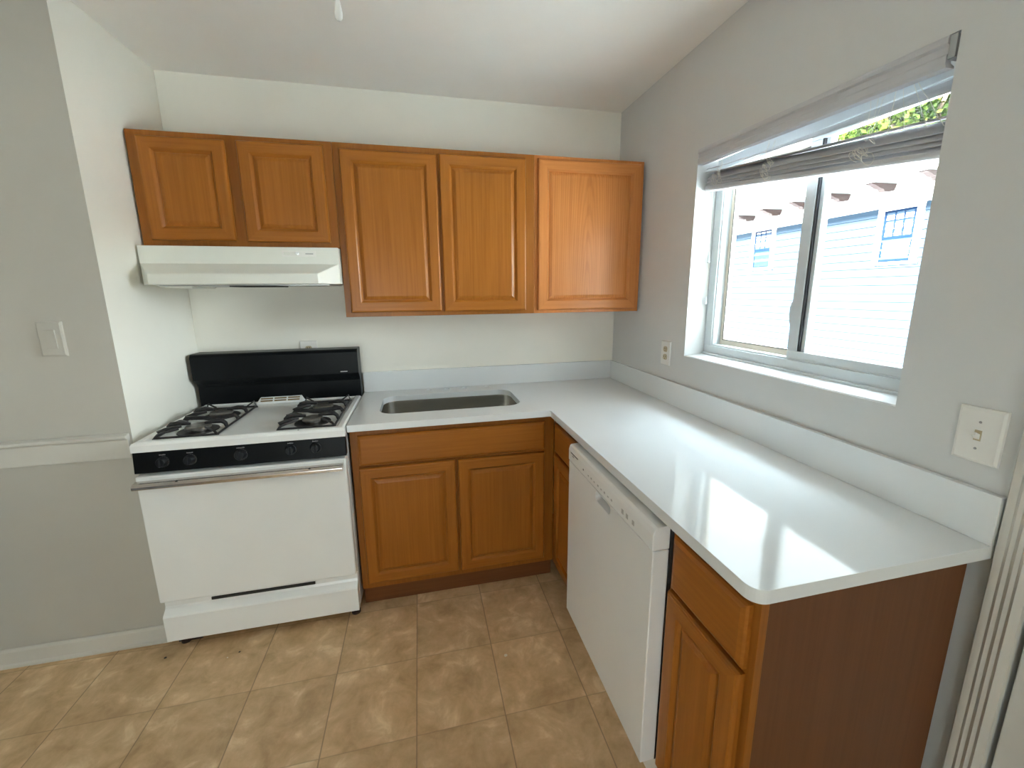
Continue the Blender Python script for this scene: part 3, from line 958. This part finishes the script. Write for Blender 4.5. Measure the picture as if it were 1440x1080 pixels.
# ------------------------------------------------------------------ range hood
hood = thing('range_hood', 'white under-cabinet range hood with slanted visor above the stove', 'range hood', (-1.919, -0.18, 1.5))
hx0, hx1 = -2.3020, -1.5335
bm = bmesh.new()
prism(bm, [(-0.002, 1.505), (-0.352, 1.505), (-0.358, 1.592), (-0.358, 1.6625), (-0.002, 1.6625)], lambda u, v, t: (t, u, v), hx0, hx1)
link('hood_body', bm, 'hood_white', hood, bevel=0.002)
bm = bmesh.new()     # visor: narrower at its front lip
P = lambda x, y, z: (x, y, z)
back = [P(hx0 + 0.002, -0.3585, 1.503), P(hx1 - 0.001, -0.3585, 1.503), P(hx1 - 0.001, -0.3585, 1.592), P(hx0 + 0.002, -0.3585, 1.592)]
lip = [P(hx0 + 0.070, -0.455, 1.503), P(hx1 - 0.072, -0.455, 1.503), P(hx1 - 0.072, -0.455, 1.546), P(hx0 + 0.070, -0.455, 1.546)]
loops(bm, [back, lip], True, True)
link('visor', bm, 'hood_white', hood, bevel=0.003)
bm = bm_box(hx0 + 0.05, hx1 - 0.05, -0.345, -0.03, 1.4985, 1.5045)
link('underside_panel', bm, 'metal', hood)
bm = bm_box(-1.985, -1.80, -0.36, -0.18, 1.4935, 1.4982)
link('grease_filter', bm, 'slot', hood, bevel=0.002)
bm = bmesh.new()
loops(bm, [[(hx0 + 0.01, -0.30, 1.5045), (hx0 + 0.15, -0.30, 1.5045), (hx0 + 0.15, -0.05, 1.5045), (hx0 + 0.01, -0.05, 1.5045)],
           [(hx0 + 0.03, -0.28, 1.492), (hx0 + 0.14, -0.28, 1.489), (hx0 + 0.14, -0.07, 1.489), (hx0 + 0.03, -0.07, 1.492)]], True, True)
link('light_cover', bm, 'hood_white', hood)
cpn = link('switch_panel', bm_box(-1.7635, -1.6255, -0.3600, -0.3582, 1.6225, 1.6465), 'plate', hood, bevel=0.0006)
link('rocker_switch', bm_box(-1.754, -1.731, -0.3625, -0.3601, 1.629, 1.6405), 'hood_white', cpn, bevel=0.001)
bm = bmesh.new()
lathe(bm, [(0.0075, 0), (0.0065, 0.008), (0.005, 0.010)], 18, Matrix.Translation((-1.701, -0.3601, 1.635)) @ Matrix.Rotation(radians(90), 4, 'X'))
link('fan_knob', bm, 'enamel', cpn, smooth=True, autosmooth=40)
link('badge', bm_box(-1.6685, -1.6365, -0.3606, -0.3601, 1.6325, 1.6365), 'mark_grey', cpn)

# ------------------------------------------------------------------ dishwasher
DX, DY0, DY1 = -0.637, -0.9325, -1.5435
dw = thing('dishwasher', 'white built-in dishwasher under the counter between two oak base cabinets', 'dishwasher', (-0.33, -1.238, 0))
link('tub', bm_box(-0.588, -0.03, DY1 + 0.006, DY0 - 0.006, 0.115, 0.872), 'metal', dw)
bm = bmesh.new()
pk = rrect(-1.243, 0.7785, 0.055, 0.016, 0.014, 5)
plate(bm, [(DY1, 0.120), (DY0, 0.120), (DY0, 0.800), (DY1, 0.800)], [pk], lambda u, v, t: (t, u, v), DX, -0.590)
dd = link('door', bm, 'enamel_cool', dw, bevel=0.003)
bm = bmesh.new()
loops(bm, [[(DX + 0.001, u, v) for u, v in pk], [(DX + 0.026, -1.243 + (u + 1.243) * 0.85, 0.785 + (v - 0.7785) * 0.5) for u, v in pk]], False, True)
link('handle_pocket', bm, 'pocket', dd)
bm = bmesh.new()
prism(bm, [(DX - 0.0005, 0.8025), (DX - 0.002, 0.806), (DX - 0.002, 0.846), (DX + 0.003, 0.863), (DX + 0.010, 0.867), (-0.590, 0.869), (-0.590, 0.8025)], lambda u, v, t: (u, t, v), DY1, DY0)
cs = link('control_strip', bm, 'enamel_cool', dw, bevel=0.002)
def strip_mark(name, y0, y1, z0, z1, m):
    return link(name, bm_box(DX - 0.0026, DX - 0.0019, y1, y0, z0, z1), m, cs)
strip_mark('badge', -0.958, -1.030, 0.8395, 0.8430, 'mark_dark')
strip_mark('indicator_text', -0.972, -0.990, 0.829, 0.834, 'mark_pale')
strip_mark('indicator', -1.0800, -1.0875, 0.8215, 0.8270, 'mark_dark')
for k, y in enumerate((-1.125, -1.150, -1.175, -1.205, -1.230, -1.255, -1.280, -1.305)):
    strip_mark('button_mark', y, y - 0.009, 0.8195, 0.8235 + 0.002 * (k % 2), 'mark_pale')
for y in (-1.375, -1.402, -1.437):
    strip_mark('button_mark', y, y - 0.012, 0.817, 0.831, 'mark_pale')
link('toe_panel', bm_box(-0.578, -0.560, DY1 + 0.003, DY0 - 0.003, 0.006, 0.112), 'enamel', dw)
link('door_liner', bm_box(-0.5895, -0.5865, DY1 + 0.002, DY0 - 0.002, 0.118, 0.870), 'gasket', dw)

# ------------------------------------------------------------------ outlets and switches
def outlet(label, loc, rotz, wd, h, group):
    r = thing('wall_outlet', label, 'outlet', loc, rotz, group, local=True)
    bm = bmesh.new()
    loops(bm, [[(-wd / 2, -0.0006, -h / 2), (wd / 2, -0.0006, -h / 2), (wd / 2, -0.0006, h / 2), (-wd / 2, -0.0006, h / 2)],
               [(-wd / 2 + .003, -0.006, -h / 2 + .003), (wd / 2 - .003, -0.006, -h / 2 + .003), (wd / 2 - .003, -0.006, h / 2 - .003), (-wd / 2 + .003, -0.006, h / 2 - .003)]], True, True)
    link('cover_plate', bm, 'plate', r)
    for s in (-1, 1):
        bm = bmesh.new()
        loops(bm, [[(x, -0.0062, y) for x, y in rrect(0, s * 0.0195, 0.0165, 0.0140, 0.011, 4)], [(x, -0.0082, y) for x, y in rrect(0, s * 0.0195, 0.0155, 0.013, 0.010, 4)]], True, True)
        rc = link('receptacle', bm, 'beige_plastic', r)
        bm = bmesh.new()
        for x in (-0.006, 0.006):
            box(bm, x - 0.0012, x + 0.0012, -0.0086, -0.0083, s * 0.0195 - 0.001, s * 0.0195 + 0.007)
        box(bm, -0.002, 0.002, -0.0086, -0.0083, s * 0.0195 - 0.009, s * 0.0195 - 0.005)
        link('socket_slot', bm, 'slot', rc)
    del r['_local']
    return r
outlet('outlet plate on the back wall peeking over the black backguard of the stove', (-1.783, 0, 1.152), 0, 0.086, 0.122, 'electrical outlets')
outlet('outlet plate on the right wall between corner and window', (0, -0.584, 1.155), -pi / 2, 0.078, 0.120, 'electrical outlets')

def switch(label, loc, rotz, wd, h, lever, group):
    r = thing('light_switch', label, 'light switch', loc, rotz, group, local=True)
    bm = bmesh.new()
    loops(bm, [[(-wd / 2, -0.0006, -h / 2), (wd / 2, -0.0006, -h / 2), (wd / 2, -0.0006, h / 2), (-wd / 2, -0.0006, h / 2)],
               [(-wd / 2 + .001, -0.006, -h / 2 + .001), (wd / 2 - .001, -0.006, -h / 2 + .001), (wd / 2 - .001, -0.006, h / 2 - .001), (-wd / 2 + .001, -0.006, h / 2 - .001)],
               [(-wd / 2 + .006, -0.0085, -h / 2 + .006), (wd / 2 - .006, -0.0085, -h / 2 + .006), (wd / 2 - .006, -0.0085, h / 2 - .006), (-wd / 2 + .006, -0.0085, h / 2 - .006)]], True, True)
    link('cover_plate', bm, 'plate' if lever else 'paint_shaded', r)
    bm = bmesh.new()
    if lever:
        loops(bm, [[(-0.006, -0.0087, -0.012), (0.006, -0.0087, -0.012), (0.006, -0.0087, 0.012), (-0.006, -0.0087, 0.012)],
                   [(-0.0055, -0.0105, -0.0115), (0.0055, -0.0105, -0.0115), (0.0055, -0.0105, 0.0115), (-0.0055, -0.0105, 0.0115)]], True, True)
        link('toggle_collar', bm, 'beige_plastic', r)
        bm = bmesh.new()
        loops(bm, [[(-0.0045, -0.0106, -0.008), (0.0045, -0.0106, -0.008), (0.0045, -0.0106, 0.004), (-0.0045, -0.0106, 0.004)],
                   [(-0.0035, -0.023, 0.003), (0.0035, -0.023, 0.003), (0.0035, -0.023, 0.0095), (-0.0035, -0.023, 0.0095)]], True, True)
        link('toggle', bm, 'plate', r)
        for s in (-1, 1):
            bm = bmesh.new()
            lathe(bm, [(0.0028, 0), (0.0022, 0.0012)], 10, Matrix.Translation((0, -0.0086, s * 0.030)) @ Matrix.Rotation(radians(90), 4, 'X'))
            link('screw', bm, 'mark_grey', r)
    else:
        loops(bm, [[(-0.017, -0.0087, -0.034), (0.017, -0.0087, -0.034), (0.017, -0.0087, 0.034), (-0.017, -0.0087, 0.034)],
                   [(-0.016, -0.0105, -0.033), (0.016, -0.0105, -0.033), (0.016, -0.0125, 0.033), (-0.016, -0.0125, 0.033)]], True, True)
        link('rocker', bm, 'paint_shaded', r)
    del r['_local']
    return r
switch('toggle light switch on the right wall beside the door casing', (0, -1.7765, 1.1425), -pi / 2, 0.080, 0.124, True, 'light switches')
switch('wall-coloured switch plate on the left partition above the chair rail', (-2.494, YP, 1.309), 0, 0.078, 0.126, False, 'light switches')

# ------------------------------------------------------------------ pull cord
pc = thing('pull_cord', 'white teardrop pull on a thin cord hanging from the ceiling', 'pull cord', (-1.2745, -1.75, ZC))
bm = bmesh.new()
tube(bm, [(-1.2745, -1.75, ZC - 0.001), (-1.2745, -1.75, 2.2), (-1.2745, -1.75, 1.834)], 0.0011, 6)
link('cord', bm, 'cord', pc)
bm = bmesh.new()
lathe(bm, [(0.0012, 0.0295), (0.0022, 0.026), (0.0040, 0.016), (0.0052, 0.008), (0.0046, 0.003), (0.0022, 0.0005)], 18, Matrix.Translation((-1.2745, -1.75, 1.8065)))
link('pull', bm, 'enamel', pc, smooth=True)
bm = bmesh.new()
lathe(bm, [(0.022, 0.0), (0.022, -0.006), (0.010, -0.014), (0.003, -0.018)], 20, Matrix.Translation((-1.2745, -1.75, ZC - 0.0005)))
link('canopy', bm, 'plate', pc, smooth=True, autosmooth=40)

# ------------------------------------------------------------------ bits on the floor
def crumb(label, x, y, r, m, seed):
    rnd = random.Random(seed)
    bm = bmesh.new()
    bmesh.ops.create_icosphere(bm, subdivisions=2, radius=r)
    for v in bm.verts:
        v.co *= rnd.uniform(0.75, 1.15)
        v.co.z *= 0.35
    z0 = min(v.co.z for v in bm.verts)
    bmesh.ops.translate(bm, vec=(x, y, -z0 + 0.0002), verts=bm.verts[:])
    return tag(link('crumb', bm, m), label, 'crumb', 'crumbs on the floor')
crumb('white crumb on the floor in front of the right sink cabinet door', -0.919, -0.991, 0.007, 'chip_white', 1)
crumb('tiny white crumb on the floor below the left part of the stove', -2.031, -0.739, 0.003, 'chip_white', 2)
crumb('dark crumb on the floor by the partition baseboard end', -2.280, -0.682, 0.005, 'chip_dark', 3)
crumb('dark crumb on the floor below the stove drawer, right of a tiny white crumb', -1.9935, -0.720, 0.004, 'chip_dark', 4)

# ------------------------------------------------------------------ outside
struct('ground', bm_box(0.25, 40, -25, 40, -1.1, -1.0), 'ground')

HX = 7.116
hs = thing('neighbor_house', 'pale blue clapboard house with brown eave brackets seen through the window', 'house', (HX, 3.7, -1.0))
HY0, HY1 = 2.3, 26.0
Z_FR0, Z_FR1, Z_SOF = 2.875, 3.10, 3.170
EX = 6.16
bm = bmesh.new()       # lapped boards, one course every 0.152 m
z = Z_FR0
prof = []
while z > -1.0:
    prof += [(HX - 0.004, z), (HX - 0.022, z - 0.1445), (HX + 0.03, z - 0.1455), (HX + 0.03, z - 0.1515)]
    z -= 0.152
prof += [(HX + 0.2, z), (HX + 0.2, Z_FR0)]
prism(bm, prof, lambda u, v, t: (u, t, v), HY0, HY1)
link('siding', bm, 'siding', hs)
bm = bmesh.new()
box(bm, HX - 0.030, HX + 0.2, HY0, HY1, Z_FR0, Z_FR1 - 0.03)
prism(bm, [(HX - 0.030, Z_FR1 - 0.03), (HX - 0.075, Z_SOF - 0.002), (HX + 0.2, Z_SOF - 0.002), (HX + 0.2, Z_FR1 - 0.03)], lambda u, v, t: (u, t, v), HY0, HY1)
link('frieze', bm, 'house_white', hs)
link('soffit', bm_box(EX, HX + 0.2, HY0, HY1, Z_SOF, Z_SOF + 0.03), 'soffit', hs)
bm = bmesh.new()
box(bm, EX - 0.03, EX, HY0, HY1, Z_SOF - 0.01, Z_SOF + 0.17)
link('fascia', bm, 'house_white', hs)
bm = bmesh.new()
prism(bm, [(EX - 0.07, Z_SOF + 0.165), (EX - 0.07, Z_SOF + 0.205), (HX + 2.4, Z_SOF + 0.205 + 0.40 * (HX + 2.47 - EX)), (HX + 2.4, Z_SOF + 0.165)],
      lambda u, v, t: (u, t, v), HY0 - 0.3, HY1 + 0.3)
link('roof', bm, 'shingle', hs)
for y in (5.62, 4.87, 4.13, 3.37, 2.62, 6.36, 7.1, 7.84, 8.58, 9.32, 10.06):     # eave brackets
    bm = bmesh.new()
    bp = [(EX + 0.02, Z_SOF - 0.001), (EX + 0.02, Z_SOF - 0.022), (EX + 0.10, Z_SOF - 0.034), (EX + 0.20, Z_SOF - 0.075), (EX + 0.28, Z_SOF - 0.088),
          (EX + 0.31, Z_SOF - 0.125), (EX + 0.40, Z_SOF - 0.130), (EX + 0.52, Z_SOF - 0.110), (EX + 0.55, Z_SOF - 0.001)]
    prism(bm, bp, lambda u, v, t: (u, t, v), y - 0.045, y + 0.045)
    link('eave_bracket', bm, 'bracket', hs)
def house_window(y0, y1, z0, zm, z1, dark):
    X = HX - 0.032
    t = 0.105
    bm = bmesh.new()
    for a in ((y0 - t, y0, z0 - 0.04, Z_FR0 - 0.001), (y1, y1 + t, z0 - 0.04, Z_FR0 - 0.001)):
        box(bm, X, HX, a[0], a[1], a[2], a[3])
    box(bm, X, HX, y0, y1, z1, Z_FR0 - 0.001)
    box(bm, X - 0.025, HX, y0 - t - 0.02, y1 + t + 0.02, z0 - 0.05, z0)
    cs_ = link('house_window', bm, 'house_white', hs)
    Xs = X + 0.006
    bm = bmesh.new()
    s = 0.036
    def fr(a0, a1, b0, b1, x, tb=None):
        box(bm, x, HX, a0, a0 + s, b0, b1)
        box(bm, x, HX, a1 - s, a1, b0, b1)
        box(bm, x, HX, a0 + s, a1 - s, b0, b0 + (tb or s))
        box(bm, x, HX, a0 + s, a1 - s, b1 - s, b1)
    fr(y0 + .001, y1 - .001, zm - 0.02, z1 - 0.001, Xs)
    fr(y0 + .001, y1 - .001, z0 + .001, zm - 0.022, Xs + 0.008, 0.05)
    wi = (y1 - y0 - 2 * s)
    for k in (1, 2):
        yc = y0 + s + wi * k / 3
        box(bm, Xs + 0.002, HX, yc - 0.011, yc + 0.011, zm + 0.016, z1 - s)
    zc = z1 - s - (z1 - zm) * 0.30
    box(bm, Xs + 0.0025, HX, y0 + s, y1 - s, zc - 0.011, zc + 0.011)
    link('sash', bm, 'sash_blue', cs_)
    link('upper_pane', bm_box(HX - 0.014, HX - 0.010, y0 + s, y1 - s, zm + 0.016, z1 - s), 'house_glass', cs_)
    link('lower_pane', bm_box(HX - 0.014, HX - 0.010, y0 + s, y1 - s, z0 + 0.05, zm - 0.058), 'house_glass_dark' if dark else 'house_glass', cs_)
house_window(3.217, 3.722, 1.918, 2.355, 2.812, False)
house_window(6.176, 6.682, 1.975, 2.42, 2.86, True)
# inner wall of the house behind its openings, so that it is solid from any side
link('house_core', bm_box(HX + 0.205, HX + 4.6, HY0 + 0.1, HY1 - 0.1, -1.0, Z_SOF - 0.01), 'house_white', hs)

def tree(label, x, y, h, rad, seed):
    rnd = random.Random(seed)
    r = thing('tree', label, 'tree', (x, y, -1.0), group='trees beyond the roof')
    bm = bmesh.new()
    tube(bm, [(x, y, -1.0), (x + .1, y, h * 0.3), (x, y + .1, h * 0.62), (x, y, h * 0.85)], 0.2, 8, radii=[0.3, 0.22, 0.15, 0.05])
    for k in range(6):
        a = k * 1.05
        tube(bm, [(x, y, h * (0.35 + 0.06 * k)), (x + cos(a) * rad * .4, y + sin(a) * rad * .4, h * (0.5 + 0.06 * k)), (x + cos(a) * rad * .75, y + sin(a) * rad * .75, h * (0.58 + 0.06 * k))], 0.06, 5, radii=[0.09, 0.06, 0.02])
    link('trunk', bm, 'bark', r)
    bm = bmesh.new()
    blobs = [(x + rnd.uniform(-.6, .6) * rad, y + rnd.uniform(-.6, .6) * rad, h * rnd.uniform(0.48, 0.92), rad * rnd.uniform(.32, .5)) for _ in range(14)]
    for _ in range(17000):
        bx, by, bz, br = rnd.choice(blobs)
        d = Vector((rnd.gauss(0, 1), rnd.gauss(0, 1), rnd.gauss(0, 1))).normalized() * br * rnd.uniform(0.55, 1.05)
        c = Vector((bx, by, bz)) + d
        n = Vector((rnd.gauss(0, 1), rnd.gauss(0, 1), rnd.gauss(0, 1))).normalized()
        a = n.orthogonal().normalized() * rnd.uniform(0.10, 0.17)
        b = n.cross(a).normalized() * rnd.uniform(0.07, 0.11)
        bm.faces.new([bm.verts.new(c + p) for p in (-a, -b * .9 + n * .02, a, b * .9 + n * .02)])
    link('foliage', bm, 'leaf', r)
tree('leafy green tree beyond the house roof, rightmost in the gap above the slats', 18.0, 11.0, 11.0, 3.3, 3)
tree('leafy green tree beyond the far house roof just right of the window post', 27.0, 23.0, 15.5, 4.2, 4)
tree('leafy green tree beyond the far house roof left of the window post', 18.5, 19.6, 11.4, 3.3, 5)
